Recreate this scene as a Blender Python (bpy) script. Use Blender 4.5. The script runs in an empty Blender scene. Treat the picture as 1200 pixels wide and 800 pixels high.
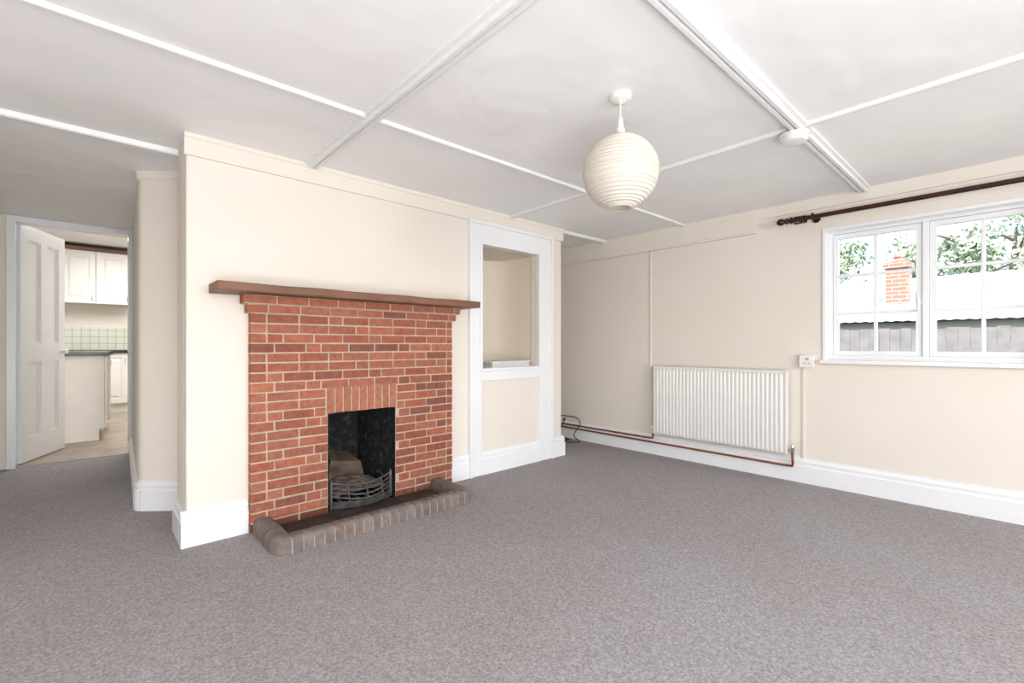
import bpy, bmesh, math, random
from mathutils import Vector, Matrix
random.seed(7)
S = bpy.context.scene
C = S.collection
R = math.radians
try:
    S.view_settings.view_transform = 'Standard'
except Exception as e:
    print(e)

# ------------------------------------------------------------------ materials
def mat(name, c1, c2=None, rough=.6, scale=8, detail=4, bump=0, bscale=None, metal=0, spec=.4, ramp=(.35, .65), attr=False, bdist=.01):
    m = bpy.data.materials.new(name); m.use_nodes = True
    n = m.node_tree.nodes; l = m.node_tree.links
    p = n['Principled BSDF']
    p.inputs['Roughness'].default_value = rough
    p.inputs['Metallic'].default_value = metal
    p.inputs['Specular IOR Level'].default_value = spec
    tc = n.new('ShaderNodeTexCoord')
    c2 = c2 or tuple(x*.94 for x in c1)
    nz = n.new('ShaderNodeTexNoise'); nz.inputs['Scale'].default_value = scale; nz.inputs['Detail'].default_value = detail
    l.new(tc.outputs['Object'], nz.inputs['Vector'])
    cr = n.new('ShaderNodeValToRGB')
    cr.color_ramp.elements[0].position = ramp[0]; cr.color_ramp.elements[1].position = ramp[1]
    cr.color_ramp.elements[0].color = (*c1, 1); cr.color_ramp.elements[1].color = (*c2, 1)
    l.new(nz.outputs['Fac'], cr.inputs['Fac'])
    if attr:
        at = n.new('ShaderNodeAttribute'); at.attribute_name = 'Col'
        mx = n.new('ShaderNodeMixRGB'); mx.blend_type = 'MULTIPLY'; mx.inputs['Fac'].default_value = 1
        l.new(at.outputs['Color'], mx.inputs['Color1']); l.new(cr.outputs['Color'], mx.inputs['Color2'])
        l.new(mx.outputs['Color'], p.inputs['Base Color'])
    else:
        l.new(cr.outputs['Color'], p.inputs['Base Color'])
    if bump:
        nb = n.new('ShaderNodeTexNoise'); nb.inputs['Scale'].default_value = bscale or scale*3; nb.inputs['Detail'].default_value = 3
        l.new(tc.outputs['Object'], nb.inputs['Vector'])
        bp = n.new('ShaderNodeBump'); bp.inputs['Strength'].default_value = bump; bp.inputs['Distance'].default_value = bdist
        l.new(nb.outputs['Fac'], bp.inputs['Height']); l.new(bp.outputs['Normal'], p.inputs['Normal'])
    return m

M = {}
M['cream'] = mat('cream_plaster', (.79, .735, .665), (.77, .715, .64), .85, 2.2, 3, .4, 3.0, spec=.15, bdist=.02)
M['niche'] = mat('shaded_niche_plaster', (.76, .685, .59), (.73, .655, .56), .85, 2.2, 3, .35, 3.0, spec=.15, bdist=.02)  # wall plaster made darker: the recess's shade is put into the colour
M['ceil'] = mat('ceiling_paint', (.89, .887, .89), (.87, .867, .87), .48, 1.5, 3, .7, 1.6, spec=.32, bdist=.04)
M['batten'] = mat('batten_paint', (.80, .80, .805), (.78, .78, .785), .4, 5, 3, spec=.4)
M['white'] = mat('white_gloss_paint', (.84, .85, .87), (.82, .83, .85), .25, 5, 3, .05, 40, spec=.5)
M['kit'] = mat('kitchen_cream', (.78, .76, .71), (.75, .73, .68), .45, 5)
M['black'] = mat('black_laminate', (.012, .012, .014), (.03, .03, .032), .25, 60)
M['wood'] = mat('mantel_wood', (.25, .12, .07), (.15, .068, .04), .5, 3, 8, .3, 30)
M['mahog'] = mat('mahogany', (.055, .012, .012), (.03, .008, .008), .25, 14, 4)
M['iron'] = mat('cast_iron', (.065, .062, .06), (.13, .125, .12), .6, 25, 4, .4, 60, metal=.3)
M['soot'] = mat('sooty_firebox', (.007, .007, .007), (.07, .07, .07), .85, 26, 8, .6, 30, ramp=(.5, .85))
M['fireback'] = mat('scorched_fireback', (.19, .13, .095), (.065, .048, .038), .9, 12, 6, .6, 30)
M['ash'] = mat('ash', (.26, .195, .15), (.10, .08, .066), .95, 30, 6, .8, 60)
M['mortar'] = mat('mortar', (.56, .44, .325), (.45, .35, .255), .95, 20, 6, .5, 120)
M['brick'] = mat('brick', (1, 1, 1), (.74, .72, .70), .85, 32, 6, .6, 90, attr=True, bdist=.006)
M['kerbmortar'] = mat('kerb_mortar', (.37, .34, .32), (.29, .265, .25), .95, 20, 6)
M['hearth'] = mat('hearth_tile', (.075, .05, .042), (.038, .03, .027), .7, 9, 6, .2, 40)
M['rad'] = mat('radiator_enamel', (.80, .79, .77), (.78, .77, .75), .35, 3, spec=.5)
M['copper'] = mat('painted_copper', (.42, .16, .085), (.30, .11, .06), .35, 12, 5, metal=.75)
M['chrome'] = mat('chrome', (.6, .6, .6), (.5, .5, .5), .2, 10, metal=1)
M['plastic'] = mat('white_plastic', (.82, .81, .79), (.80, .79, .77), .35, 3)
M['cable'] = mat('black_cable', (.015, .015, .016), (.03, .03, .03), .5, 20)
M['darkslot'] = mat('dark_slot', (.03, .03, .03), (.05, .05, .05), .6, 20)
M['paper'] = mat('page_paper', (.66, .66, .66), (.52, .52, .52), .8, 60)
M['cover'] = mat('white_card', (.80, .81, .83), (.77, .78, .80), .4, 6)
M['fence'] = mat('weathered_fence', (.21, .20, .205), (.155, .15, .155), .9, 6, 6, .3, 40)
M['roofsheet'] = mat('pale_roof_sheet', (.29, .335, .395), (.235, .28, .335), .6, 2, 5)
M['bark'] = mat('bark', (.14, .11, .085), (.08, .06, .045), .9, 12, 5, .5, 40)
M['leaf'] = mat('leaf', (.33, .40, .29), (.24, .31, .20), .6, 1.5, 4)
M['leaf2'] = mat('leaf_pale', (.40, .47, .35), (.29, .36, .25), .6, 1.5, 4)
M['grass'] = mat('grass_ground', (.14, .20, .08), (.10, .14, .06), .95, 3, 6)
M['render'] = mat('pale_render', (.50, .49, .47), (.44, .43, .41), .9, 4, 4)
M['kfloor'] = mat('kitchen_vinyl', (.42, .35, .28), (.30, .24, .19), .45, 6, 6)

# carpet
def carpet():
    m = bpy.data.materials.new('flecked_carpet'); m.use_nodes = True
    n = m.node_tree.nodes; l = m.node_tree.links; p = n['Principled BSDF']
    p.inputs['Roughness'].default_value = .98; p.inputs['Specular IOR Level'].default_value = .05
    p.inputs['Sheen Weight'].default_value = .05
    tc = n.new('ShaderNodeTexCoord')
    n1 = n.new('ShaderNodeTexNoise'); n1.inputs['Scale'].default_value = 125; n1.inputs['Detail'].default_value = 5; n1.inputs['Roughness'].default_value = .75
    l.new(tc.outputs['Object'], n1.inputs['Vector'])
    cr = n.new('ShaderNodeValToRGB'); e = cr.color_ramp.elements
    e[0].position = .34; e[0].color = (.205, .188, .193, 1)
    e[1].position = .67; e[1].color = (.50, .475, .483, 1)
    k = e.new(.5); k.color = (.335, .313, .32, 1)
    l.new(n1.outputs['Fac'], cr.inputs['Fac'])
    n2 = n.new('ShaderNodeTexNoise'); n2.inputs['Scale'].default_value = 1.3; n2.inputs['Detail'].default_value = 3
    l.new(tc.outputs['Object'], n2.inputs['Vector'])
    c2 = n.new('ShaderNodeValToRGB'); c2.color_ramp.elements[0].color = (.93, .91, .88, 1); c2.color_ramp.elements[1].color = (1, 1, 1, 1)
    c2.color_ramp.elements[0].position = .3; c2.color_ramp.elements[1].position = .7
    l.new(n2.outputs['Fac'], c2.inputs['Fac'])
    mx = n.new('ShaderNodeMixRGB'); mx.blend_type = 'MULTIPLY'; mx.inputs['Fac'].default_value = 1
    l.new(cr.outputs['Color'], mx.inputs['Color1']); l.new(c2.outputs['Color'], mx.inputs['Color2'])
    l.new(mx.outputs['Color'], p.inputs['Base Color'])
    bp = n.new('ShaderNodeBump'); bp.inputs['Strength'].default_value = .35; bp.inputs['Distance'].default_value = .004
    l.new(n1.outputs['Fac'], bp.inputs['Height']); l.new(bp.outputs['Normal'], p.inputs['Normal'])
    return m
M['carpet'] = carpet()

def tiles(name, c1, c2, mort, w, h, msize, offset=0.0):
    m = bpy.data.materials.new(name); m.use_nodes = True
    n = m.node_tree.nodes; l = m.node_tree.links; p = n['Principled BSDF']
    p.inputs['Roughness'].default_value = .3
    tc = n.new('ShaderNodeTexCoord'); sp = n.new('ShaderNodeSeparateXYZ'); cb = n.new('ShaderNodeCombineXYZ')
    ad = n.new('ShaderNodeMath'); ad.operation = 'ADD'
    l.new(tc.outputs['Object'], sp.inputs[0]); l.new(sp.outputs['X'], ad.inputs[0]); l.new(sp.outputs['Y'], ad.inputs[1])
    l.new(ad.outputs[0], cb.inputs['X']); l.new(sp.outputs['Z'], cb.inputs['Y'])
    b = n.new('ShaderNodeTexBrick'); b.offset = offset; b.inputs['Scale'].default_value = 1
    b.inputs['Brick Width'].default_value = w; b.inputs['Row Height'].default_value = h; b.inputs['Mortar Size'].default_value = msize
    b.inputs['Color1'].default_value = (*c1, 1); b.inputs['Color2'].default_value = (*c2, 1); b.inputs['Mortar'].default_value = (*mort, 1)
    l.new(cb.outputs[0], b.inputs['Vector']); l.new(b.outputs['Color'], p.inputs['Base Color'])
    return m
M['tile'] = tiles('kitchen_tile', (.68, .68, .58), (.64, .65, .55), (.42, .43, .36), .10, .10, .005)
M['stackbrick'] = tiles('chimney_brick', (.38, .16, .115), (.31, .13, .095), (.44, .34, .27), .22, .075, .008, .5)

def glass():
    m = bpy.data.materials.new('window_glass'); m.use_nodes = True
    n = m.node_tree.nodes; l = m.node_tree.links
    n.remove(n['Principled BSDF'])
    t = n.new('ShaderNodeBsdfTransparent'); g = n.new('ShaderNodeBsdfGlossy'); g.inputs['Roughness'].default_value = .02
    fr = n.new('ShaderNodeFresnel'); fr.inputs['IOR'].default_value = 1.15
    mx = n.new('ShaderNodeMixShader')
    l.new(fr.outputs[0], mx.inputs[0]); l.new(t.outputs[0], mx.inputs[1]); l.new(g.outputs[0], mx.inputs[2])
    l.new(mx.outputs[0], n['Material Output'].inputs['Surface'])
    return m
M['glass'] = glass()

def lantern_mat():
    m = bpy.data.materials.new('lantern_paper'); m.use_nodes = True
    n = m.node_tree.nodes; l = m.node_tree.links
    p = n['Principled BSDF']; p.inputs['Roughness'].default_value = .8; p.inputs['Specular IOR Level'].default_value = .1
    tc = n.new('ShaderNodeTexCoord'); nz = n.new('ShaderNodeTexNoise'); nz.inputs['Scale'].default_value = 30
    l.new(tc.outputs['Object'], nz.inputs['Vector'])
    cr = n.new('ShaderNodeValToRGB'); cr.color_ramp.elements[0].color = (.74, .70, .62, 1); cr.color_ramp.elements[1].color = (.79, .755, .68, 1)
    l.new(nz.outputs['Fac'], cr.inputs['Fac']); l.new(cr.outputs['Color'], p.inputs['Base Color'])
    tr = n.new('ShaderNodeBsdfTranslucent'); tr.inputs['Color'].default_value = (.81, .77, .69, 1)
    mx = n.new('ShaderNodeMixShader'); mx.inputs[0].default_value = .22
    l.new(p.outputs[0], mx.inputs[1]); l.new(tr.outputs[0], mx.inputs[2])
    l.new(mx.outputs[0], n['Material Output'].inputs['Surface'])
    return m
M['lantern'] = lantern_mat()

# ------------------------------------------------------------------ mesh builder
class MB:
    def __init__(s): s.v = []; s.f = []; s.c = []
    def add(s, vs, fs, col=(1, 1, 1)):
        o = len(s.v); s.v += [tuple(v) for v in vs]
        for f in fs: s.f.append([i+o for i in f]); s.c.append(col)
        return s
    def box(s, x0, x1, y0, y1, z0, z1, col=(1, 1, 1), T=None, jit=0):
        vs = [(x, y, z) for z in (z0, z1) for y in (y0, y1) for x in (x0, x1)]
        if jit: vs = [tuple(c+random.uniform(-jit, jit) for c in v) for v in vs]
        if T: vs = [T @ Vector(v) for v in vs]
        return s.add(vs, [(0, 2, 3, 1), (4, 5, 7, 6), (0, 1, 5, 4), (2, 6, 7, 3), (0, 4, 6, 2), (1, 3, 7, 5)], col)
    def prism(s, poly, z0, z1):
        n = len(poly); vs = [(x, y, z0) for x, y in poly]+[(x, y, z1) for x, y in poly]
        fs = [list(range(n))[::-1], list(range(n, 2*n))]+[(i, (i+1) % n, n+(i+1) % n, n+i) for i in range(n)]
        return s.add(vs, fs)
    def extrude(s, prof, p0, p1, side, up=(0, 0, 1), col=(1, 1, 1)):
        p0, p1, side, up = map(Vector, (p0, p1, side, up)); n = len(prof)
        vs = [p0+side*a+up*b for a, b in prof]+[p1+side*a+up*b for a, b in prof]
        fs = [list(range(n))[::-1], list(range(n, 2*n))]+[(i, (i+1) % n, n+(i+1) % n, n+i) for i in range(n)]
        return s.add(vs, fs, col)
    def tube(s, pts, r, n=10, col=(1, 1, 1), cap=True):
        pts = [Vector(p) for p in pts]; vs = []; fs = []
        ref = None
        for i, p in enumerate(pts):
            d = (pts[min(i+1, len(pts)-1)]-pts[max(i-1, 0)]).normalized()
            if ref is None:
                ref = Vector((0, 0, 1)) if abs(d.z) < .9 else Vector((1, 0, 0))
            u = (ref-d*ref.dot(d)).normalized(); w = d.cross(u); ref = u
            rr = r[i] if isinstance(r, (list, tuple)) else r
            vs += [p+(u*math.cos(2*math.pi*k/n)+w*math.sin(2*math.pi*k/n))*rr for k in range(n)]
        for i in range(len(pts)-1):
            for k in range(n):
                fs.append((i*n+k, i*n+(k+1) % n, (i+1)*n+(k+1) % n, (i+1)*n+k))
        if cap:
            fs.append(list(range(n))[::-1]); fs.append(list(range((len(pts)-1)*n, len(pts)*n)))
        return s.add(vs, fs, col)
    def lathe(s, prof, c, n=32, axis='z'):
        vs = []; fs = []
        for r, h in prof:
            for k in range(n):
                a = 2*math.pi*k/n; x, y = r*math.cos(a), r*math.sin(a)
                if axis == 'z': v = (c[0]+x, c[1]+y, c[2]+h)
                elif axis == 'y': v = (c[0]+x, c[1]+h, c[2]+y)
                else: v = (c[0]+h, c[1]+x, c[2]+y)
                vs.append(v)
        for i in range(len(prof)-1):
            for k in range(n):
                fs.append((i*n+k, i*n+(k+1) % n, (i+1)*n+(k+1) % n, (i+1)*n+k))
        return s.add(vs, fs)
    def torus(s, c, R_, r, axis='y', n=24, m=8):
        vs = []; fs = []
        for i in range(n):
            a = 2*math.pi*i/n
            for j in range(m):
                b = 2*math.pi*j/m; q = R_+r*math.cos(b); h = r*math.sin(b)
                if axis == 'y': vs.append((c[0]+q*math.cos(a), c[1]+h, c[2]+q*math.sin(a)))
                else: vs.append((c[0]+q*math.cos(a), c[1]+q*math.sin(a), c[2]+h))
        for i in range(n):
            for j in range(m):
                fs.append((i*m+j, ((i+1) % n)*m+j, ((i+1) % n)*m+(j+1) % m, i*m+(j+1) % m))
        return s.add(vs, fs)
    def build(s, name, m, parent=None, smooth=0, bevel=0, seg=2, weld=False, col=False, base=None):
        me = bpy.data.meshes.new(name)
        xs = list(zip(*s.v))
        if base is not None: off = Vector(base)
        elif parent is not None: off = Vector(parent['_w'])
        else: off = Vector(((min(xs[0])+max(xs[0]))/2, (min(xs[1])+max(xs[1]))/2, min(xs[2])))
        me.from_pydata([tuple(Vector(v)-off) for v in s.v], [], s.f)
        bm = bmesh.new(); bm.from_mesh(me)
        if weld: bmesh.ops.remove_doubles(bm, verts=bm.verts, dist=1e-5)
        bmesh.ops.recalc_face_normals(bm, faces=bm.faces)
        bm.to_mesh(me); bm.free()
        if col:
            at = me.color_attributes.new('Col', 'FLOAT_COLOR', 'CORNER')
            for p in me.polygons:
                for li in p.loop_indices: at.data[li].color = (*s.c[p.index], 1)
        if smooth:
            me.shade_smooth(); me.set_sharp_from_angle(angle=R(smooth))
        me.materials.append(m)
        o = bpy.data.objects.new(name, me); C.objects.link(o)
        if parent is not None:
            o.parent = parent; o['_w'] = tuple(off)
        else:
            o.location = off; o['_w'] = tuple(off)
        if bevel:
            b = o.modifiers.new('bevel', 'BEVEL'); b.width = bevel; b.segments = seg; b.limit_method = 'ANGLE'; b.angle_limit = R(40)
        return o

def tag(o, label=None, cat=None, group=None, kind=None):
    if label: o['label'] = label
    if cat: o['category'] = cat
    if group: o['group'] = group
    if kind: o['kind'] = kind
    return o
def empty(name, loc, label=None, cat=None, group=None, kind=None):
    o = bpy.data.objects.new(name, None); C.objects.link(o); o.location = loc; o['_w'] = tuple(loc); o.empty_display_size = .1
    return tag(o, label, cat, group, kind)
def struct(o, label, cat): return tag(o, label, cat, None, 'structure')

def wall(mb, axis, u0, u1, z0, z1, t0, t1, holes=()):
    """solid wall with rectangular holes; axis 'x' runs along x with thickness in y, 'y' the other way"""
    us = sorted({u0, u1, *[h[0] for h in holes], *[h[1] for h in holes]})
    zs = sorted({z0, z1, *[h[2] for h in holes], *[h[3] for h in holes]})
    def solid(i, j):
        if i < 0 or j < 0 or i >= len(us)-1 or j >= len(zs)-1: return False
        cu, cz = (us[i]+us[i+1])/2, (zs[j]+zs[j+1])/2
        return not any(h[0] < cu < h[1] and h[2] < cz < h[3] for h in holes)
    P = (lambda u, t, z: (u, t, z)) if axis == 'x' else (lambda u, t, z: (t, u, z))
    q = lambda *a: mb.add(a, [(0, 1, 2, 3)])
    for i in range(len(us)-1):
        for j in range(len(zs)-1):
            if not solid(i, j): continue
            a, b, c, d = us[i], us[i+1], zs[j], zs[j+1]
            for t in (t0, t1): q(P(a, t, c), P(b, t, c), P(b, t, d), P(a, t, d))
            if not solid(i-1, j): q(P(a, t0, c), P(a, t1, c), P(a, t1, d), P(a, t0, d))
            if not solid(i+1, j): q(P(b, t0, c), P(b, t1, c), P(b, t1, d), P(b, t0, d))
            if not solid(i, j-1): q(P(a, t0, c), P(b, t0, c), P(b, t1, c), P(a, t1, c))
            if not solid(i, j+1): q(P(a, t0, d), P(b, t0, d), P(b, t1, d), P(a, t1, d))
    return mb

def smooth_path(pts, n=8):
    pts = [Vector(p) for p in pts]; out = []
    for i in range(len(pts)-1):
        p0 = pts[max(i-1, 0)]; p1 = pts[i]; p2 = pts[i+1]; p3 = pts[min(i+2, len(pts)-1)]
        for k in range(n):
            t = k/n
            out.append(.5*((2*p1)+(-p0+p2)*t+(2*p0-5*p1+4*p2-p3)*t*t+(-p0+3*p1-3*p2+p3)*t**3))
    out.append(pts[-1]); return out

# ------------------------------------------------------------------ dimensions (metres; eye height 1.0 at the origin)
H = 2.055; YC = 2.78; XL = .36; XR = 3.18; XW = 3.845
YB, XB = -3.4, -2.6                                # rear and left walls of the room
FX0, FX1, FY, FZ = .632, 1.925, 2.72, 1.265        # brick front
OX0, OX1, OZ = 1.04, 1.475, .60                    # fire opening
NX0, NX1, NZ0, NZ1 = 2.232, 2.866, .82, 1.78       # wall niche
WY0, WY1, WZ0, WZ1 = -.17, .9025, .893, 1.822      # window hole

# ------------------------------------------------------------------ room shell
struct(MB().box(XB, 4.0, YB, 5.52, -.06, 0).build('floor', M['carpet']), 'grey flecked fitted carpet of the sitting room', 'floor')
struct(MB().box(-1.3, 1.7, 5.52, 9.7, -.06, .004).build('floor_kitchen', M['kfloor']), 'beige kitchen floor beyond the open door', 'floor')
struct(MB().box(XB, 4.1, YB, 5.5, H, H+.1).build('ceiling', M['ceil']), 'white painted ceiling divided by battens', 'ceiling')
struct(MB().box(-1.3, 1.7, 5.6, 9.7, 2.5, 2.6).build('ceiling_kitchen', M['ceil']), 'white kitchen ceiling beyond the doorway', 'ceiling')

w = MB()
wall(w, 'x', XL, XR, 0, H, YC, YC+.09, [(NX0, NX1, NZ0, NZ1), (OX0, OX1, 0, OZ)])
o = w.build('wall_fireplace', M['cream'], weld=True, bevel=.012, seg=3)
struct(o, 'cream plastered chimney breast wall around the fireplace and niche', 'wall')
struct(MB().box(XL, XL+.1, YC+.085, 3.08, 0, H).build('wall_fireplace_left_return', M['cream']), 'narrow left side of the cream chimney breast', 'wall')
struct(MB().box(XR-.1, XR, YC+.085, 3.72, 0, H).build('wall_fireplace_right_return', M['cream']), 'right side of the cream chimney breast', 'wall')
struct(MB().box(XR-.1, XW, 3.72, 3.8, 0, H).build('wall_alcove', M['cream']), 'back wall of the alcove right of the chimney breast', 'wall')

hp = [(.44, 3.08), (.43, 3.40), (.418, 3.432), (.395, 3.452), (.25, 3.575), (.235, 3.592), (.228, 3.62), (.30, 5.5), (.8, 5.5), (.8, 3.08)]
struct(MB().prism(hp, 0, H).build('wall_hall_right', M['cream'], smooth=30), 'cream angled wall pier left of the chimney breast', 'wall')
struct(wall(MB(), 'x', -.75, 1.7, 0, 2.6, 5.5, 5.6, [(-.455, .30, 0, 2.03)]).build('wall_hall_back', M['cream'], weld=True), 'end wall of the passage holding the kitchen doorway', 'wall')
struct(MB().box(-.75, -.62, 3.2, 5.5, 0, H).build('wall_hall_left', M['cream']), 'left wall of the passage', 'wall')
struct(MB().box(XB, -.62, 3.1, 3.2, 0, H).build('wall_left_front', M['cream']), 'wall left of the passage', 'wall')

struct(wall(MB(), 'y', YB, 3.8, 0, 2.3, XW, XW+.26, [(WY0, WY1, WZ0, WZ1)]).build('wall_right', M['cream'], weld=True), 'cream plastered wall with the window and radiator', 'wall')
struct(wall(MB(), 'x', XB, XW, 0, 2.15, YB-.1, YB, [(.2, 2.6, .8, 1.9)]).build('wall_rear', M['cream'], weld=True), 'rear wall with a wide window opening', 'wall')
struct(wall(MB(), 'y', YB, 3.1, 0, 2.15, XB-.1, XB, [(-1.6, .9, .8, 1.9)]).build('wall_left', M['cream'], weld=True), 'left wall with a wide window opening', 'wall')
# kitchen shell
struct(MB().box(-1.3, 1.7, 9.6, 9.7, 0, 2.5).build('wall_kitchen_back', M['cream']), 'back wall of the kitchen', 'wall')
struct(MB().box(-1.4, -1.3, 5.6, 9.7, 0, 2.5).build('wall_kitchen_left', M['cream']), 'left wall of the kitchen', 'wall')
struct(MB().box(1.7, 1.8, 5.6, 9.7, 0, 2.5).build('wall_kitchen_right', M['cream']), 'right wall of the kitchen', 'wall')

# niche interior: rounded apse
nm = MB(); N = 24; pts = []
for i in range(N+1):
    a = math.pi*i/N
    cx, sy = math.cos(a), math.sin(a)
    ex = lambda v: math.copysign(abs(v)**.6, v)
    pts.append(((NX0+NX1)/2-(NX1-NX0)/2*ex(cx), YC+.085+.44*ex(sy)))
vs = [(x, y, NZ0) for x, y in pts]+[(x, y, NZ1) for x, y in pts]
fs = [(i, i+1, N+2+i, N+1+i) for i in range(N)]
nm.add(vs, fs); nm.add([(x, y, NZ0) for x, y in pts], [list(range(N+1))]); nm.add([(x, y, NZ1) for x, y in pts], [list(range(N+1))])
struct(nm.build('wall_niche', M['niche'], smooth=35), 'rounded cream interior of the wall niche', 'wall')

# ------------------------------------------------------------------ ceiling battens
tn = [0]
def batten(p0, p1, wdt, h, label, stepped=True):
    tn[0] += 1
    d = (Vector(p1)-Vector(p0)); d.normalize(); side = Vector((-d.y, d.x, 0))
    hw = wdt/2
    if stepped:
        prof = [(-hw, 0), (-hw, -h*.4), (-hw*.62, -h*.5), (-hw*.5, -h), (-hw*.14, -h), (-hw*.08, -h*.6), (hw*.08, -h*.6), (hw*.14, -h), (hw*.5, -h), (hw*.62, -h*.5), (hw, -h*.4), (hw, 0)]
    else:
        prof = [(-hw, 0), (-hw*.8, -h*.8), (-hw*.5, -h), (hw*.5, -h), (hw*.8, -h*.8), (hw, 0)]
    mb = MB(); mb.extrude(prof, (*p0, H), (*p1, H), side)
    struct(mb.build('trim_%d' % tn[0], M['batten']), label, 'ceiling batten')
batten((XB, 2.08), (XW-.02, 1.94), .034, .016, 'narrow white ceiling batten running left to right in front of the fireplace', False)
batten((.967, YB), (.962, 2.755), .08, .028, 'wide moulded white ceiling batten running towards the chimney breast')
batten((XB, .773), (XW-.02, .67), .082, .03, 'wide moulded white ceiling batten beside the smoke alarm and lantern')
batten((2.452, YB), (2.54, 2.755), .038, .018, 'narrow white ceiling batten crossing behind the paper lantern', False)
batten((XB, 3.07), (XL+.08, 3.07), .045, .028, 'white ceiling batten over the mouth of the passage', False)
batten((XR, 2.80), (XW-.02, 2.78), .045, .025, 'short white ceiling batten over the alcove mouth', False)

def trim(mb, m, label, cat='trim', **k):
    tn[0] += 1
    return struct(mb.build('trim_%d' % tn[0], m, **k), label, cat)
# cornice boards
mb = MB(); prof = [(0, 0), (.014, 0), (.016, .012), (.016, .08), (.024, .088), (.024, .107), (0, .107)]
mb.extrude(prof, (XL-.010, YC, H-.107), (XR+.01, YC, H-.107), (0, -1, 0))
trim(mb, M['cream'], 'cream cornice board along the top of the chimney breast')
mb = MB().box(XW-.022, XW, 1.34, 3.72, 1.872, H)
mb.extrude([(0, 0), (.006, 0), (.006, .014), (0, .02)], (XW-.022, 1.34, 1.872), (XW-.022, 3.72, 1.872), (-1, 0, 0))
trim(mb, M['cream'], 'deep cream boxed cornice at the top of the right wall')
mb = MB().box(XW-.018, XW, YB, 1.34, 1.975, H)
trim(mb, M['cream'], 'shallow cream cornice above the window and curtain pole')
mb = MB()
for a, b in zip(hp[1:6], hp[2:7]):
    d = Vector((b[0]-a[0], b[1]-a[1], 0)); nrm = Vector((d.y, -d.x, 0)).normalized()
    if nrm.y > 0: nrm = -nrm
    mb.extrude([(0, 0), (.012, .01), (.02, .05), (0, .05)], (*a, H-.05), (*b, H-.05), nrm)
trim(mb, M['cream'], 'small cream cornice on the angled pier beside the passage')

# ------------------------------------------------------------------ baseboards
SP = [(0, 0), (.024, 0), (.024, .118), (.019, .124), (.015, .126), (.015, .140), (.019, .146), (.015, .158), (.006, .168), (.006, .178), (0, .178)]
def skirt(name, segs, label):
    mb = MB()
    for p0, p1, nrm in segs:
        mb.extrude(SP, (*p0, 0), (*p1, 0), (*nrm, 0))
    return struct(mb.build(name, M['white']), label, 'baseboard')
skirt('baseboard_fireplace', [((XL-.024, YC), (FX0, YC), (0, -1))], 'white baseboard left of the brick fireplace')
skirt('baseboard_fireplace_return', [((XL, YC+.0005), (XL, 3.08), (-1, 0))], 'white baseboard on the left side of the chimney breast')
skirt('baseboard_middle', [((FX1, YC), (2.108, YC), (0, -1))], 'short white baseboard between fireplace and niche frame')
skirt('baseboard_niche', [((NX0, YC), (NX1, YC), (0, -1))], 'white baseboard below the wall niche')
skirt('baseboard_corner', [((3.038, YC), (XR+.024, YC), (0, -1))], 'white baseboard block at the right corner of the chimney breast')
skirt('baseboard_right', [((XW, YB), (XW, 3.72), (-1, 0))], 'long white baseboard along the right wall')
mb = []
for a, b in zip(hp[0:7], hp[1:8]):
    d = Vector((b[0]-a[0], b[1]-a[1], 0)); nrm = Vector((-d.y, d.x, 0)).normalized()
    if nrm.x > 0: nrm = -nrm
    if a == hp[0]: continue
    mb.append((a, b, (nrm.x, nrm.y)))
skirt('baseboard_hall', mb, 'white baseboard around the angled pier')

# ------------------------------------------------------------------ niche frame
mb = MB(); Y0 = YC-.022
mb.box(2.135, NX0-.018, Y0, YC, 0, 1.93); mb.box(NX1+.018, 3.012, Y0, YC, 0, 1.93)
mb.box(NX0-.018, NX1+.018, Y0, YC, NZ1+.018, 1.93); mb.box(NX0-.018, NX1+.018, Y0, YC, .725, NZ0-.018)
mb.box(NX0-.018, NX0, Y0, YC, 0, .725); mb.box(NX1, NX1+.018, Y0, YC, 0, .725)
mb.box(NX0-.025, NX1+.025, Y0-.014, YC+.10, NZ0-.018, NZ0+.002)
mb.box(2.108, 2.135, Y0-.014, YC, 0, 1.955); mb.box(3.012, 3.038, Y0-.014, YC, 0, 1.955); mb.box(2.135, 3.012, Y0-.014, YC, 1.93, 1.955)
mb.box(NX0-.018, NX0+.004, Y0-.006, Y0+.03, NZ0+.002, NZ1); mb.box(NX1-.004, NX1+.018, Y0-.006, Y0+.03, NZ0+.002, NZ1); mb.box(NX0-.018, NX1+.018, Y0-.006, Y0+.03, NZ1, NZ1+.018)
trim(mb, M['white'], 'white painted timber frame around the wall niche', 'niche frame', bevel=.002)

# ------------------------------------------------------------------ brick fireplace
fp = empty('brick_fireplace', ((FX0+FX1)/2, FY, 0), 'red brick fireplace with brown wooden mantel shelf and black opening', 'fireplace')
def bcol(dark=1.0):
    r = random.random()
    base = [(.40, .132, .08), (.35, .112, .071), (.43, .155, .093), (.32, .102, .067), (.38, .138, .091), (.41, .136, .083), (.265, .095, .068), (.385, .14, .09)][min(7, int(r*8))]
    k = random.uniform(.9, 1.08)*dark
    return tuple(c*k for c in base)
bw = MB()
mj = .0085
ncourse = 22
CT = FZ-.094
ch = CT/ncourse
def fits(x0, x1, z0, z1):
    g_ = .012 if z1 > OZ-.01 else .001
    sx0, sx1, sz = OX0-g_, OX1+g_, OZ+.165
    if z0 < sz-.02 and x1 > sx0 and x0 < sx1:
        out = []
        if x0 < sx0-.02: out.append((x0, sx0-.004))
        if x1 > sx1+.02: out.append((sx1+.004, x1))
        return out
    return [(x0, x1)]
SL, HL = .158, .075
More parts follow.
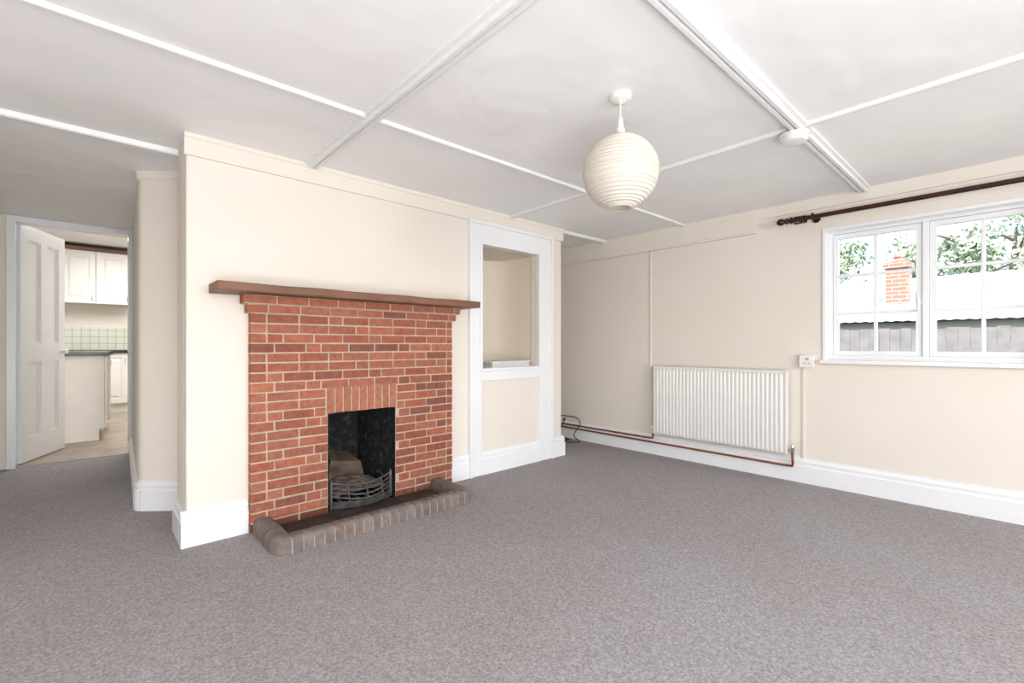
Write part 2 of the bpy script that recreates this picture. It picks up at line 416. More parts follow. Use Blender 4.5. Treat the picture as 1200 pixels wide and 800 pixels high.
for i in range(ncourse):
    z0, z1 = i*ch, (i+1)*ch
    x = FX0-(0 if i % 2 == 0 else (SL+mj)/2)-(.045 if i % 4 == 2 else 0)
    k = i
    while x < FX1-.01:
        L = SL if (k % 4) else HL
        k += 1
        a, b = max(x, FX0), min(x+L, FX1)
        if FX1-b < .04: b = FX1
        if b-a > .03:
            for (p, q) in fits(a, b, z0, z1):
                if q-p < .025: continue
                j = random.uniform(-.002, .002)
                bw.box(p, q, FY+j, FY+.04, z0+mj/2, z1-mj/2, bcol(.6 if i == 0 else 1), jit=.0013)
        x += L+mj
for n_, (pr, za, zb) in enumerate([(.020, CT+.001, CT+.046), (.042, CT+.049, FZ)]):
    x = FX0-pr-(.0 if n_ else .06)
    while x < FX1+pr-.01:
        a, b = max(x, FX0-pr), min(x+SL, FX1+pr)
        if b-a > .03: bw.box(a, b, FY-pr+random.uniform(-.002, .002), FY+.04, za+.003, zb-.003, bcol(), jit=.001)
        x += SL+mj
ob = bw.build('brickwork', M['brick'], fp, col=True, bevel=.003)
mo = MB(); wall(mo, 'x', FX0+.003, FX1-.003, 0, CT+.01, FY+.004, YC, [(OX0, OX1, 0, OZ)])
mo.box(FX0-.015, FX1+.015, FY-.014, YC, CT, CT+.048); mo.box(FX0-.037, FX1+.037, FY-.036, YC, CT+.048, FZ)
mo.build('mortar_joints', M['mortar'], fp, weld=True)
so = MB(); ns = 9; wd = (OX1-OX0+.02)/ns
for i in range(ns):
    a = OX0-.010+i*wd; k = random.uniform(.9, 1.08)
    so.box(a+.0045, a+wd-.0045, FY-.002+random.uniform(-.002, .002), FY+.06, OZ+random.uniform(-.002, .002), OZ+.158, (.44*k, .17*k, .105*k), jit=.001)
so.build('soldier_course', M['brick'], fp, col=True, bevel=.003)
# mantel shelf with a slightly worn, uneven front edge
ms = MB(); nseg = 40; vs = []; fs = []
for i in range(nseg+1):
    x = .455+(2.05-.455)*i/nseg
    wv = .004*math.sin(i*.9)+random.uniform(-.0015, .0015); wz = .0015*math.sin(i*.55+1)
    yf_ = FY-.163+wv
    for (y, z) in ((YC-.002, FZ+.001), (yf_+.004, FZ+.001), (yf_, FZ+.006+wz), (yf_, FZ+.040+wz), (yf_+.005, FZ+.045+wz), (YC-.002, FZ+.046)): vs.append((x, y, z))
for i in range(nseg):
    for k in range(6): fs.append((i*6+k, i*6+(k+1) % 6, (i+1)*6+(k+1) % 6, (i+1)*6+k))
fs.append(tuple(range(6))); fs.append(tuple(range(nseg*6, nseg*6+6)))
ms.add(vs, fs); ms.build('mantel_shelf', M['wood'], fp, smooth=25)
fb = MB(); d = 3.16; i0, i1 = OX0+.06, OX1-.06; zt = .85
A = [(OX0, FY+.012), (OX1, FY+.012), (i1, d), (i0, d)]
for (a, b) in ((0, 3), (3, 2), (2, 1)):
    fb.add([(*A[a], 0), (*A[b], 0), (*A[b], zt), (*A[a], zt)], [(0, 1, 2, 3)])
fb.add([(*p, zt) for p in A], [(0, 1, 2, 3)]); fb.add([(*p, .022) for p in A], [(0, 1, 2, 3)])
fb.add([(OX0-.02, FY+.06, OZ), (OX1+.02, FY+.06, OZ), (OX1+.02, FY+.06, zt), (OX0-.02, FY+.06, zt)], [(0, 1, 2, 3)])
for xa_, xb_ in ((OX0-.002, OX0+.006), (OX1-.006, OX1+.002)):
    fb.box(xa_, xb_, FY+.003, FY+.07, .001, OZ)
fb.build('firebox', M['soot'], fp)
bk = MB(); bk.add([(OX0+.07, 2.97, .02), (OX1-.07, 2.97, .02), (OX1-.10, 3.02, .21), (OX0+.13, 3.02, .24), (OX0+.16, 3.15, .29), (OX1-.14, 3.15, .26)], [(0, 1, 2, 3), (3, 2, 5, 4)])
bk.build('fireback', M['fireback'], fp)
MB().box(.74, 1.72, 2.43, FY-.004, 0, .016).build('hearth_slab', M['hearth'], fp)

# kerb of bullnose bricks
kp = empty('hearth_kerb', (1.2, 2.39, 0), 'low U-shaped kerb of worn bullnose bricks around the hearth', 'hearth kerb')
x0, x1, yf, yb, rc = .688, 1.785, 2.378, FY-.006, .028
path = [(x0, yb)]
def arc(cx, cy, a0, a1, n=7): return [(cx+rc*math.cos(a0+(a1-a0)*i/n), cy+rc*math.sin(a0+(a1-a0)*i/n)) for i in range(n+1)]
path += arc(x0+rc, yf+rc, math.pi, 1.5*math.pi)+arc(x1-rc, yf+rc, 1.5*math.pi, 2*math.pi)+[(x1, yb)]
cum = [0]
for a, b in zip(path, path[1:]): cum.append(cum[-1]+math.dist(a, b))
def at(s):
    s = min(max(s, 0), cum[-1])
    for i in range(len(path)-1):
        if s <= cum[i+1]+1e-9:
            t = (s-cum[i])/max(1e-9, cum[i+1]-cum[i])
            return Vector((path[i][0]*(1-t)+path[i+1][0]*t, path[i][1]*(1-t)+path[i+1][1]*t, 0))
def nrm_at(s):
    d = (at(s+.012)-at(s-.012)); d.normalize(); return Vector((d.y, -d.x, 0))
kw, kh = .045, .080
KP = [(kw, 0), (kw, kh-.036)]+[(kw-.036+.036*math.cos(t), kh-.036+.036*math.sin(t)) for t in (R(18), R(36), R(54), R(72), R(90))]+[(-kw+.02, kh), (-kw+.006, kh-.006), (-kw, kh-.02), (-kw, 0)]
def sweep(mb, s0, s1, sc, col, n=5, dz=0, dn=0):
    vs = []; fs = []; m_ = len(KP)
    for i in range(n+1):
        s = s0+(s1-s0)*i/n; p = at(s); nn = nrm_at(s)
        vs += [p+nn*(a*sc+dn)+Vector((0, 0, b*(sc+dz))) for a, b in KP]
    for i in range(n):
        for k in range(m_): fs.append((i*m_+k, i*m_+(k+1) % m_, (i+1)*m_+(k+1) % m_, (i+1)*m_+k))
    fs.append(list(range(m_))); fs.append(list(range(n*m_, (n+1)*m_)))
    mb.add(vs, fs, col)
kb = MB(); L = cum[-1]; nb = int(round(L/.052)); bl = L/nb
for i in range(nb):
    c = random.choice([(.205, .165, .15), (.22, .178, .162), (.192, .16, .15), (.215, .182, .17), (.225, .165, .146)])
    k = random.uniform(.88, 1.08)
    sweep(kb, i*bl+.0036, (i+1)*bl-.0036, 1, tuple(x*k for x in c), dz=random.uniform(-.012, .018), dn=random.uniform(-.001, .001))
kb.build('kerb_bricks', M['brick'], kp, smooth=35, col=True)
km = MB(); sweep(km, 0, L, .94, (1, 1, 1), 80); km.build('kerb_mortar', M['kerbmortar'], kp, smooth=35)

# fire grate
g = empty('fire_grate', (1.257, 2.74, .022), 'dark iron fire basket with bowed front bars in the hearth opening', 'fire grate')
def bow(z, depth, x0=1.065, x1=1.45, y=2.74, n=14, sag=0):
    return [(x0+(x1-x0)*i/n, y-depth*math.sin(math.pi*i/n), z-sag*math.sin(math.pi*i/n)) for i in range(n+1)]
for z, dp in ((.176, .050), (.150, .070), (.124, .084), (.099, .092)):
    MB().tube(bow(z, dp, sag=.022), .0055, 8).build('front_bar', M['iron'], g, smooth=50)
pl = MB(); b0 = bow(.024, .075); b1 = bow(.066, .085)
vs = b0+b1+[(x, y+.012, z) for x, y, z in b0]+[(x, y+.012, z) for x, y, z in b1]; n = len(b0)
fs = []
for i in range(n-1):
    fs += [(i, i+1, n+i+1, n+i), (2*n+i, 2*n+i+1, 3*n+i+1, 3*n+i), (n+i, n+i+1, 3*n+i+1, 3*n+i), (i, i+1, 2*n+i+1, 2*n+i)]
pl.add(vs, fs); pl.build('ash_front', M['iron'], g, smooth=40)
for x in (1.065, 1.45):
    MB().tube([(x, 2.74, .022), (x, 2.74, .182), (x, 2.74, .195)], [.010, .010, .004], 8).build('post', M['iron'], g, smooth=50)
    MB().tube([(x, 2.74, .12), (x, 2.93, .15)], .007, 8).build('side_bar', M['iron'], g, smooth=50)
for i in range(7):
    x = 1.10+i*.053
    MB().tube([(x, 2.68, .078), (x, 2.93, .084)], .006, 8).build('base_bar', M['iron'], g, smooth=50)
for xx in (1.15, 1.257, 1.365):
    t = (xx-1.065)/.385; s_ = math.sin(math.pi*t)
    MB().tube([(xx, 2.74-.050*s_-.005, .174-.022*s_), (xx, 2.74-.092*s_-.005, .072)], .005, 8).build('upright', M['iron'], g, smooth=50)
am = MB(); n = 34; vs = []; fs = []
for i in range(n+1):
    for j in range(n+1):
        u, v = i/n, j/n
        hgt = .06*math.sin(math.pi*u)**.6*(.25+.75*v)+random.uniform(0, .008)+.006*math.sin(u*17+v*9)*math.sin(v*13)
        vs.append((1.085+.345*u, 2.72+.23*v, .090+max(0, hgt)*.95))
for i in range(n):
    for j in range(n): fs.append((i*(n+1)+j, (i+1)*(n+1)+j, (i+1)*(n+1)+j+1, i*(n+1)+j+1))
am.add(vs, fs)
tag(am.build('ash_heap', M['ash'], smooth=60), 'tan brown heap of ash and cinders behind the grate bars', 'ash', kind='stuff')

# ------------------------------------------------------------------ niche contents
nb_ = empty('document_folder', (2.58, 2.90, NZ0+.002), 'thick white document folder lying flat on the niche ledge', 'folder')
MB().box(2.36, 2.80, 2.79, 3.02, NZ0+.003, NZ0+.010).box(2.36, 2.80, 2.79, 3.02, NZ0+.042, NZ0+.049).box(2.36, 2.80, 3.014, 3.02, NZ0+.010, NZ0+.042).build('cover', M['cover'], nb_, bevel=.001)
MB().box(2.375, 2.785, 2.80, 3.013, NZ0+.011, NZ0+.041).build('pages', M['paper'], nb_)

# ------------------------------------------------------------------ radiator
ry0, ry1, rz0, rz1 = 1.117, 2.179, .20, .812
rd = empty('radiator', (3.79, (ry0+ry1)/2, rz0), 'white ribbed panel radiator on the right wall', 'radiator')
pm = MB(); nf = 33
prof = [(ry0+.004, 3.758)]
p_ = (ry1-ry0-.03)/nf
for i in range(nf):
    y = ry0+.015+i*p_
    prof += [(y, 3.7585), (y+p_*.24, 3.7585), (y+p_*.42, 3.752), (y+p_*.82, 3.752)]
prof += [(ry1-.004, 3.758)]
zs = [(rz0+.012, .008), (rz0+.035, 0), (rz1-.045, 0), (rz1-.02, .008)]
vs = []; n = len(prof)
for z, dx in zs:
    for y, x in prof: vs.append((max(x, 3.752+dx) if dx else x, y, z))
fs = [(k*n+i, k*n+i+1, (k+1)*n+i+1, (k+1)*n+i) for k in range(3) for i in range(n-1)]
pm.add(vs, fs)
pm.box(3.769, 3.776, ry0+.004, ry1-.004, rz0+.004, rz1-.012)
pm.build('front_panel', M['rad'], rd, smooth=25)
tg = MB()
tg.box(3.752, 3.758, ry0, ry1, rz1-.022, rz1); tg.box(3.815, 3.821, ry0, ry1, rz1-.022, rz1)
for i in range(60):
    y = ry0+.01+i*(ry1-ry0-.02)/59
    tg.box(3.758, 3.815, y-.003, y+.003, rz1-.012, rz1-.003)
tg.build('top_grille', M['rad'], rd)
for y in (ry0, ry1):
    MB().box(3.7515, 3.8225, y-.003, y+.003, rz0+.004, rz1-.001).build('side_panel', M['rad'], rd, bevel=.002)
MB().box(3.79, 3.80, ry0+.01, ry1-.01, rz0+.01, rz1-.03).build('rear_panel', M['rad'], rd)
for y in (ry0+.15, ry1-.19):
    MB().box(3.801, XW-.001, y, y+.04, rz0+.05, rz1-.06).build('bracket', M['rad'], rd)
for y, s_, m_ in ((ry0, -1, M['chrome']), (ry1, 1, M['plastic'])):
    v = MB(); v.tube([(3.79, y, rz0+.03), (3.79, y+s_*.03, rz0+.03)], .009, 10)
    v.lathe([(.0, -.03), (.012, -.03), (.012, -.005), (.016, 0), (.016, .03), (.011, .045), (0, .045)], (3.79, y+s_*.035, rz0+.03), 14)
    v.build('valve', m_, rd, smooth=40)
pu = smooth_path([(3.806, 3.70, .150), (3.806, 2.26, .150)], 4)+[(3.804, 2.225, .153), (3.798, 2.214, .17), (3.79, 2.214, .199)]
tag(MB().tube(pu, .0085, 10).build('copper_pipe', M['copper'], smooth=50), 'upper copper pipe along the baseboard to the left radiator valve', 'pipe')
plw = smooth_path([(3.806, 3.70, .118), (3.806, 1.11, .112)], 4)+[(3.805, 1.088, .114), (3.80, 1.082, .13), (3.79, 1.082, .199)]
tag(MB().tube(plw, .0085, 10).build('copper_pipe', M['copper'], smooth=50), 'lower copper pipe running under the radiator to its right valve', 'pipe')

# ------------------------------------------------------------------ wall bits
mb = MB().box(XW-.010, XW, 2.255, 2.273, .19, 1.87)
tag(mb.build('cable_trunking', M['cream'], bevel=.003), 'tall cream painted trunking on the right wall left of the radiator', 'trunking')
mb = MB().box(XW-.010, XW, 1.012, 1.032, .178, .842)
tag(mb.build('cable_trunking', M['cream'], bevel=.003), 'short cream trunking running down from the wall socket', 'trunking')
sk = empty('wall_socket', (XW-.015, .998, .885), 'white plastic wall socket left of the window', 'socket')
MB().box(XW-.034, XW, .955, 1.041, .842, .928).build('back_box', M['plastic'], sk, bevel=.004)
MB().box(XW-.041, XW-.033, .953, 1.043, .840, .930).build('face_plate', M['plastic'], sk, bevel=.003)
MB().box(XW-.047, XW-.040, .968, .984, .896, .916).build('switch', M['plastic'], sk, bevel=.002)
for b_ in ((.994, 1.000, .893, .907), (.978, .988, .868, .873), (1.006, 1.016, .868, .873)):
    MB().box(XW-.0425, XW-.0405, *b_).build('pin_slot', M['darkslot'], sk)

c1 = smooth_path([(3.80, 3.30, .19), (3.74, 3.22, .22), (3.68, 3.22, .14), (3.66, 3.26, .02), (3.70, 3.16, .007), (3.76, 3.22, .007), (3.70, 3.34, .007), (3.60, 3.30, .007), (3.62, 3.18, .007), (3.72, 3.14, .012)])
tag(MB().tube(c1, .006, 8).build('cable', M['cable'], smooth=60), 'black cable looped on the carpet in the alcove corner', 'cable')
c2 = smooth_path([(3.82, 3.42, .30), (3.76, 3.34, .25), (3.80, 3.12, .235), (3.78, 3.05, .17), (3.74, 3.10, .06), (3.74, 3.02, .007), (3.66, 3.04, .007), (3.60, 3.12, .007)])
tag(MB().tube(c2, .005, 8).build('cable', M['cable'], smooth=60), 'thinner dark cable arching from the wall above the pipes', 'cable')

# ------------------------------------------------------------------ window
wn = empty('window_1', (XW+.1, (WY0+WY1)/2, WZ0), 'white two-casement window looking onto the garden', 'window', kind='structure')
fr = MB()
wall(fr, 'y', WY0, WY1, WZ0, WZ1, XW+.07, XW+.15, [(WY0+.04, WY1-.04, WZ0+.035, WZ1-.035)])
fr.box(XW+.071, XW+.149, .348, .382, WZ0+.035, WZ1-.035)
fr.build('window_frame', M['white'], wn, weld=True, bevel=.004)
ln = MB(); ln.box(XW-.010, XW+.07, WY1-.016, WY1+.004, WZ0, WZ1-.016); ln.box(XW-.010, XW+.07, WY0-.004, WY0+.016, WZ0, WZ1-.016); ln.box(XW-.010, XW+.07, WY0-.004, WY1+.004, WZ1-.016, WZ1+.004)
ln.build('reveal_lining', M['white'], wn, bevel=.002)
MB().box(XW-.035, XW+.08, WY0-.03, WY1+.02, WZ0-.022, WZ0+.004).build('window_sill', M['white'], wn, bevel=.004)
for (ya, yb_) in ((.384, WY1-.042), (WY0+.042, .346)):
    za, zb = WZ0+.037, WZ1-.037; st = .030
    c_ = MB(); wall(c_, 'y', ya, yb_, za, zb, XW+.082, XW+.125, [(ya+st, yb_-st, za+st, zb-st)])
    ym = (ya+yb_)/2
    c_.box(XW+.092, XW+.118, ym-.010, ym+.010, za+st, zb-st)
    for k in (1, 2):
        z = za+st+(zb-za-2*st)*k/3
        c_.box(XW+.093, XW+.117, ya+st, yb_-st, z-.010, z+.010)
    cs = c_.build('casement', M['white'], wn, bevel=.003)
    MB().box(XW+.104, XW+.106, ya+st-.004, yb_-st+.004, za+st-.004, zb-st+.004).build('pane', M['glass'], cs)
    if ya > .3:
        hd = MB(); hd.box(XW+.070, XW+.083, ya+.008, ya+.024, 1.26, 1.34); hd.tube([(XW+.066, ya+.016, 1.30), (XW+.055, ya+.016, 1.27), (XW+.058, ya+.016, 1.215)], [.007, .007, .005], 8)
        hd.build('handle', M['white'], cs, smooth=40)
cp = empty('curtain_pole', (XW-.09, .4, 1.905), 'dark mahogany curtain pole with turned finial above the window', 'curtain pole')
px_ = XW-.09
MB().tube([(px_, -.45, 1.907), (px_, 1.075, 1.905)], .0155, 16).build('pole', M['mahog'], cp, smooth=50)
MB().lathe([(0, .105), (.012, .103), (.022, .094), (.026, .078), (.022, .062), (.013, .052), (.020, .046), (.023, .038), (.020, .03), (.014, .024), (.024, .016), (.024, .002), (.0, .002)], (px_, 1.07, 1.905), 20, 'y').build('finial', M['mahog'], cp, smooth=40)
for y in (.945, -.22):
    b_ = MB(); b_.torus((px_, y, 1.906), .022, .007, 'y'); b_.tube([(px_+.02, y, 1.906), (XW-.012, y, 1.906)], .009, 10); b_.lathe([(0, -.014), (.022, -.014), (.028, -.006), (.028, -.0), (0, 0)], (XW, y, 1.906), 20, 'x')
    b_.build('bracket', M['mahog'], cp, smooth=45)
r0 = MB(); r0.torus((px_, 1.055, 1.899), .025, .0045, 'y'); r0 = r0.build('curtain_ring', M['mahog'], smooth=60)
tag(r0, 'dark wooden curtain ring bunched at the left end of the curtain pole', 'curtain ring', 'curtain rings on the mahogany pole')
for k in range(1, 6):
    q = r0.copy(); C.objects.link(q); q.location.y -= .014*k; q.rotation_euler.z = random.uniform(-.15, .15)

# ------------------------------------------------------------------ pendant lantern
lx, ly = 1.655, 1.118
pd = empty('pendant_lantern', (lx, ly, H), 'round cream paper lantern hanging from the ceiling', 'pendant light')
MB().lathe([(0, 0), (.046, 0), (.046, -.012), (.040, -.022), (.020, -.028), (.010, -.034), (0, -.034)], (lx, ly, H), 28).build('ceiling_rose', M['plastic'], pd, smooth=35)
MB().tube([(lx, ly, H-.03), (lx, ly, 1.955)], .0035, 8).build('cord', M['plastic'], pd, smooth=60)
MB().lathe([(0, 1.96), (.008, 1.96), (.012, 1.945), (.012, 1.925), (.018, 1.915), (.019, 1.87), (.017, 1.84), (0, 1.84)], (lx, ly, 0), 20).build('lamp_holder', M['plastic'], pd, smooth=35)
lc, lr = 1.728, .158
pr = []; nr = 24
a0, a1 = R(17), R(163)
cuts = [a0+(a1-a0)*(i+(random.uniform(-.2, .2) if 0 < i < nr else 0))/nr for i in range(nr+1)]
for i in range(nr):
    for k in range(4):
        a = cuts[i]+(cuts[i+1]-cuts[i])*k/4
        rr = lr-(.0040*math.sin(math.pi*k/4)) + (.0 if k else .0005)
        pr.append((rr*math.sin(a), rr*math.cos(a)*.985))
pr.append((lr*math.sin(a1), lr*math.cos(a1)*.985))
MB().lathe(pr, (lx, ly, lc), 56).build('lantern_shade', M['lantern'], pd, smooth=30)
wf = MB(); zt_ = lc+lr*math.cos(a0); wf.torus((lx, ly, zt_), lr*math.sin(a0), .0018, 'z'); wf.tube([(lx-.045, ly, zt_), (lx+.045, ly, zt_)], .0015, 6); wf.tube([(lx-.012, ly, zt_), (lx, ly, zt_+.03), (lx+.012, ly, zt_)], .0015, 6)
wf.build('wire_frame', M['chrome'], pd, smooth=60)

sm = empty('smoke_alarm', (2.53, .715, H-.030), 'round white smoke alarm fixed to the ceiling batten crossing', 'smoke alarm')
MB().lathe([(0, 0), (.066, 0), (.066, -.010), (0, -.010)], (2.53, .715, H-.030), 32).build('base', M['plastic'], sm, smooth=30)
MB().lathe([(0, -.010), (.060, -.010), (.060, -.026), (.050, -.036), (.02, -.040), (0, -.040)], (2.53, .715, H-.030), 32).build('cover', M['plastic'], sm, smooth=30)

# ------------------------------------------------------------------ kitchen door
dr = empty('door_1', (-.08, 5.5, 0), 'white panelled kitchen door standing open at the end of the passage', 'door', kind='structure')
df = MB(); df.box(-.455, -.43, 5.47, 5.61, 0, 2.005); df.box(.275, .30, 5.47, 5.61, 0, 2.005); df.box(-.455, .30, 5.47, 5.61, 2.005, 2.03)
df.box(-.48, -.455, 5.475, 5.5, 0, 2.03); df.box(.30, .325, 5.475, 5.5, 0, 2.03); df.box(-.48, .325, 5.475, 5.5, 2.03, 2.053)
df.build('door_frame', M['white'], dr)
T = Matrix.Translation((-.43, 5.60, 0)) @ Matrix.Rotation(math.atan2(.93, .367), 4, 'Z')
Wd, Hd = .67, 2.02
lf = MB()
lf.box(0, .10, -.022, .022, .012, Hd, T=T); lf.box(Wd-.10, Wd, -.022, .022, .012, Hd, T=T)
for z0, z1 in ((.012, .21), (.86, 1.02), (Hd-.12, Hd)): lf.box(.1, Wd-.1, -.022, .022, z0, z1, T=T)
for z0, z1 in ((.21, .86), (1.02, Hd-.12)):
    lf.box(Wd/2-.045, Wd/2+.045, -.022, .022, z0, z1, T=T)
    for a_, b_ in ((.1, Wd/2-.045), (Wd/2+.045, Wd-.1)):      # small mouldings inside each panel
        for s_ in (-1, 1):
            y0_, y1_ = sorted((s_*.005, s_*.014))
            lf.box(a_, a_+.012, y0_, y1_, z0, z1, T=T); lf.box(b_-.012, b_, y0_, y1_, z0, z1, T=T)
            lf.box(a_+.012, b_-.012, y0_, y1_, z0, z0+.012, T=T); lf.box(a_+.012, b_-.012, y0_, y1_, z1-.012, z1, T=T)
lf.box(.09, Wd-.09, -.005, .005, .1, Hd-.1, T=T)
lfo = lf.build('door_leaf', M['white'], dr)
kn = MB(); kc = T @ Vector((Wd-.055, 0, .94))
for s_ in (-1, 1):
    nn = (T.to_3x3() @ Vector((0, s_, 0)))
    kn.tube([kc+nn*a for a in (.02, .024, .03, .045, .058, .068, .072)], [.026, .026, .011, .011, .026, .02, .004], 14)
kn.build('knob', M['plastic'], lfo, smooth=40)

# ------------------------------------------------------------------ kitchen units
def cabinet(x0, x1, y0, y1, z0, z1, face, label, group=None, plinth=0):
    e = empty('kitchen_cabinet', ((x0+x1)/2, (y0+y1)/2, z0), label, 'cabinet', group)
    b = MB(); b.box(x0+.001, x1-.001, y0+.02, y1, z0+plinth, z1) if face == 'y' else b.box(x0, x1-.02, y0+.001, y1-.001, z0+plinth, z1)
    if plinth: b.box(x0+.001, x1-(.001 if face == 'y' else .06), y0+(.06 if face == 'y' else .001), y1-.001, z0, z0+plinth)
    b.build('body', M['kit'], e)
    d_ = MB()
    if face == 'y':
        a, c, zb, zt = x0+.006, x1-.006, z0+plinth+.006, z1-.006; q = .065
        d_.box(a, a+q, y0, y0+.018, zb, zt); d_.box(c-q, c, y0, y0+.018, zb, zt); d_.box(a+q, c-q, y0, y0+.018, zb, zb+q); d_.box(a+q, c-q, y0, y0+.018, zt-q, zt); d_.box(a+q, c-q, y0+.013, y0+.018, zb+q, zt-q)
        d_.add([(a+q+.02, y0+.013, zb+q+.02), (c-q-.02, y0+.013, zb+q+.02), (c-q-.02, y0+.013, zt-q-.02), (a+q+.02, y0+.013, zt-q-.02), (a+q+.05, y0+.002, zb+q+.05), (c-q-.05, y0+.002, zb+q+.05), (c-q-.05, y0+.002, zt-q-.05), (a+q+.05, y0+.002, zt-q-.05)], [(0, 1, 5, 4), (1, 2, 6, 5), (2, 3, 7, 6), (3, 0, 4, 7), (4, 5, 6, 7)])
        do = d_.build('door', M['kit'], e)
        hz = z0+.09 if z0 > 1 else z1-.12
        MB().tube([(c-.03, y0-.001, hz-.04), (c-.03, y0-.022, hz-.035), (c-.03, y0-.022, hz+.035), (c-.03, y0-.001, hz+.04)], .005, 8).build('handle', M['chrome'], do, smooth=50)
    else:
        a, c, zb, zt = y0+.003, y1-.003, z0+plinth+.004, z1-.004
        X = x1
        d_.box(X-.018, X, a, a+.05, zb, zt); d_.box(X-.018, X, c-.05, c, zb, zt); d_.box(X-.018, X, a+.05, c-.05, zb, zb+.06); d_.box(X-.018, X, a+.05, c-.05, zt-.06, zt); d_.box(X-.018, X-.008, a+.05, c-.05, zb+.06, zt-.06)
        do = d_.build('door', M['kit'], e)
        MB().tube([(X+.001, c-.03, z1-.16), (X+.022, c-.03, z1-.155), (X+.022, c-.03, z1-.085), (X+.001, c-.03, z1-.08)], .005, 8).build('handle', M['chrome'], do, smooth=50)
    return e
cabinet(-.5, .15, 6.5, 7.15, .004, .89, 'x', 'cream kitchen cabinet end nearest the open door', plinth=.12)
cabinet(-.5, .20, 7.17, 7.95, .004, .89, 'x', 'pale kitchen cabinet just behind the nearest cabinet end', plinth=.12)
wt = MB().box(-.52, .17, 6.47, 7.16, .891, .93).box(-.52, .22, 7.161, 7.97, .891, .93)
tag(wt.build('worktop', M['black'], bevel=.003), 'black worktop on the cabinets nearest the kitchen door', 'worktop')
for k, x in enumerate((-.35, .05, .45)):
    cabinet(x, x+.4, 9.0, 9.59, .004, .89, 'y', ['far base cabinet half hidden behind the nearer worktop', 'far cream base cabinet seen right of the nearer cabinets', 'far base cabinet at the right against the doorway edge'][k], plinth=.13)
tag(MB().box(-.36, .86, 8.97, 9.59, .891, .93).build('worktop', M['black'], bevel=.003), 'black worktop along the far kitchen wall', 'worktop')
for k, x in enumerate((-.305, .09)):
    cabinet(x, x+.395, 9.25, 9.599, 1.62, 2.40, 'y', ['left of the two cream wall cupboards in the kitchen', 'right of the two cream wall cupboards in the kitchen'][k])
trim(MB().box(-.75, .95, 9.22, 9.59, 2.402, 2.45), M['wood'], 'dark brown strip above the kitchen wall cupboards')  # plain dark brown strip along the cupboard tops
trim(MB().box(-.75, 1.2, 9.592, 9.6, .93, 1.28), M['tile'], 'pale green square tile splashback in the kitchen', 'splashback')

# ------------------------------------------------------------------ outdoors
struct(MB().box(XW+.26, 60, -40, 40, -.3, -.15).build('ground', M['grass']), 'garden ground beyond the window', 'ground')
fe = empty('garden_fence', (9, 0, -.15), 'weathered board fence seen low in the window', 'fence')
fb_ = MB(); y = -3.5
while y < 6:
    fb_.box(9+random.uniform(-.004, .004), 9.02, y, y+.122, -.14, 1.25+random.uniform(-.015, .015)); y += .125
fb_.build('boards', M['fence'], fe)
for z in (.3, 1.05): MB().box(9.021, 9.06, -3.5, 6, z, z+.08).build('rail', M['fence'], fe)
for y in (-3, -1, 1, 3, 5): MB().box(9.061, 9.15, y-.05, y+.05, -.15, 1.22).build('post', M['fence'], fe)
bd = empty('outbuilding', (12.6, 1, -.15), 'low building with pale roof and red brick chimney outside', 'building')
MB().box(10.6, 15, -7, 9, -.15, 1.4).build('wall', M['render'], bd)
rf = MB(); vs = []; fs = []; n = 16*28
for i in range(n+1):
    y = -7.3+16.6*i/n; dz = .008*math.sin(i*math.pi/2)
    for (x, z) in ((10.3, 1.42), (12.8, 2.42), (15.3, 1.42)): vs.append((x, y, z+dz))
for i in range(n):
    for k in range(2): fs.append((i*3+k, (i+1)*3+k, (i+1)*3+k+1, i*3+k+1))
rf.add(vs, fs); rf.build('roof', M['roofsheet'], bd)
ck = MB(); ck.box(11.2, 11.6, 1.28, 1.62, 1.4, 2.46); ck.box(11.16, 11.64, 1.24, 1.66, 2.46, 2.54); ck.box(11.2, 11.6, 1.28, 1.62, 2.54, 2.58)
co = ck.build('chimney', M['stackbrick'], bd)
MB().lathe([(.08, 2.58), (.075, 2.68), (.09, 2.68), (.09, 2.72), (.06, 2.72), (.06, 2.59)], (11.4, 1.45, 0), 16).build('chimney_pot', M['stackbrick'], co, smooth=40)

def tree(name, x, y, h, rad, lm, label, nleaf=1500, cl=9):
    e = empty(name, (x, y, -.15), label, 'tree')
    tr = MB(); tr.tube([(x, y, -.15), (x+.1, y, h*.3), (x-.05, y+.1, h*.6), (x, y, h*.85)], [.22, .16, .1, .03], 10)
    for k in range(7):
        a = k*2.4; zz = h*(.45+.05*k)
        tr.tube([(x, y, zz), (x+rad*.4*math.cos(a), y+rad*.4*math.sin(a), zz+rad*.3), (x+rad*.7*math.cos(a), y+rad*.7*math.sin(a), zz+rad*.45)], [.06, .04, .015], 6)
    tr.build('trunk', M['bark'], e, smooth=60)
    lv = MB(); cs = [(x+random.uniform(-.5, .5)*rad, y+random.uniform(-.55, .55)*rad, h*.74+random.uniform(-.55, .55)*rad, rad*random.uniform(.3, .5)) for _ in range(cl)]
    for _ in range(nleaf):
        cx, cy, cz, cr_ = random.choice(cs)
        d = Vector((random.gauss(0, 1), random.gauss(0, 1), random.gauss(0, 1))).normalized()*cr_*random.uniform(.5, 1.05)
        c = Vector((cx, cy, cz))+d
        u = Vector((random.gauss(0, 1), random.gauss(0, 1), random.gauss(0, 1))).normalized(); v = u.orthogonal().normalized(); s_ = random.uniform(.05, .11)
        lv.add([c-u*s_, c+v*s_*.55, c+u*s_, c-v*s_*.55], [(0, 1, 2, 3)])
    lv.build('foliage', lm, e)
tree('leafy_tree', 16.8, 3.55, 4.5, 1.0, M['leaf'], 'green tree behind the roof in the left casement')
tree('leafy_tree', 20.5, 2.0, 5.3, 1.15, M['leaf2'], 'paler tree beyond the brick chimney outside')
tree('leafy_tree', 17.0, .70, 4.7, 1.1, M['leaf'], 'green tree seen at the left of the right casement')
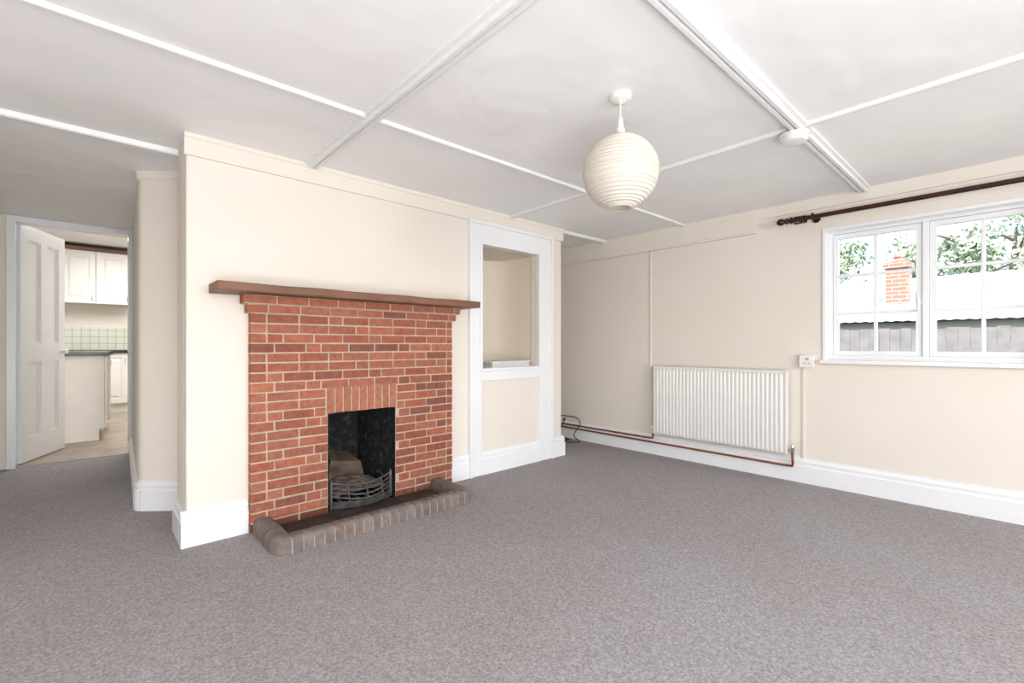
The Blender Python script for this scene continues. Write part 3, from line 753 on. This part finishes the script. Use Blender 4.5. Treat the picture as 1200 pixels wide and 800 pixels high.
tree('leafy_tree', 24.0, -.15, 6.2, 1.4, M['leaf2'], 'pale green tree at the far right of the window')

# ------------------------------------------------------------------ light
wd_ = bpy.data.worlds.new('sky'); S.world = wd_; wd_.use_nodes = True
n = wd_.node_tree.nodes; l = wd_.node_tree.links
sk_ = n.new('ShaderNodeTexSky'); sk_.sky_type = 'NISHITA'; sk_.sun_disc = False; sk_.sun_elevation = R(50); sk_.sun_rotation = R(210); sk_.air_density = 1.0; sk_.dust_density = 4.0; sk_.ozone_density = .8
l.new(sk_.outputs[0], n['Background'].inputs['Color']); n['Background'].inputs['Strength'].default_value = .75
def light(name, kind, loc, dirv, energy, col=(1, 1, 1), size=None):
    d = bpy.data.lights.new(name, kind); d.energy = energy; d.color = col
    if size: d.shape = 'RECTANGLE'; d.size, d.size_y = size
    o = bpy.data.objects.new(name, d); C.objects.link(o); o.location = loc
    o.rotation_euler = Vector(dirv).to_track_quat('-Z', 'Y').to_euler(); return o
sn = light('sun', 'SUN', (-5, 8, 12), (.45, -.45, -.78), 8, (1, .96, .9)); sn.data.angle = R(1)
light('rear_window_light', 'AREA', (1.0, YB+.05, 1.35), (0, 1, .14), 116, (.98, .99, 1), (2.4, 1.1))
light('left_window_light', 'AREA', (XB+.05, -.35, 1.35), (1, .25, .1), 8, (.98, .99, 1), (2.4, 1.1))
light('ceiling_fill', 'AREA', (-.4, -1.2, .45), (.15, .65, 1), 95, (.98, .99, 1), (2.0, 1.4))  # unseen fill lamp, added to brighten the ceiling
light('kitchen_light', 'AREA', (.5, 7.6, 2.48), (0, 0, -1), 76, (.985, .993, 1), (1.2, 1.6))

# ------------------------------------------------------------------ camera
cam = bpy.data.cameras.new('camera'); co_ = bpy.data.objects.new('camera', cam); C.objects.link(co_)
cam.sensor_width = 36; cam.lens = 539/1200*36; cam.shift_y = 4.5/1200; cam.clip_start = .05
th = R(47.3)
co_.location = (0, 0, 1.0)
co_.rotation_euler = Vector((math.cos(th), math.sin(th), 0)).to_track_quat('-Z', 'Y').to_euler()
S.camera = co_
for o in bpy.data.objects:
    if '_w' in o: del o['_w']
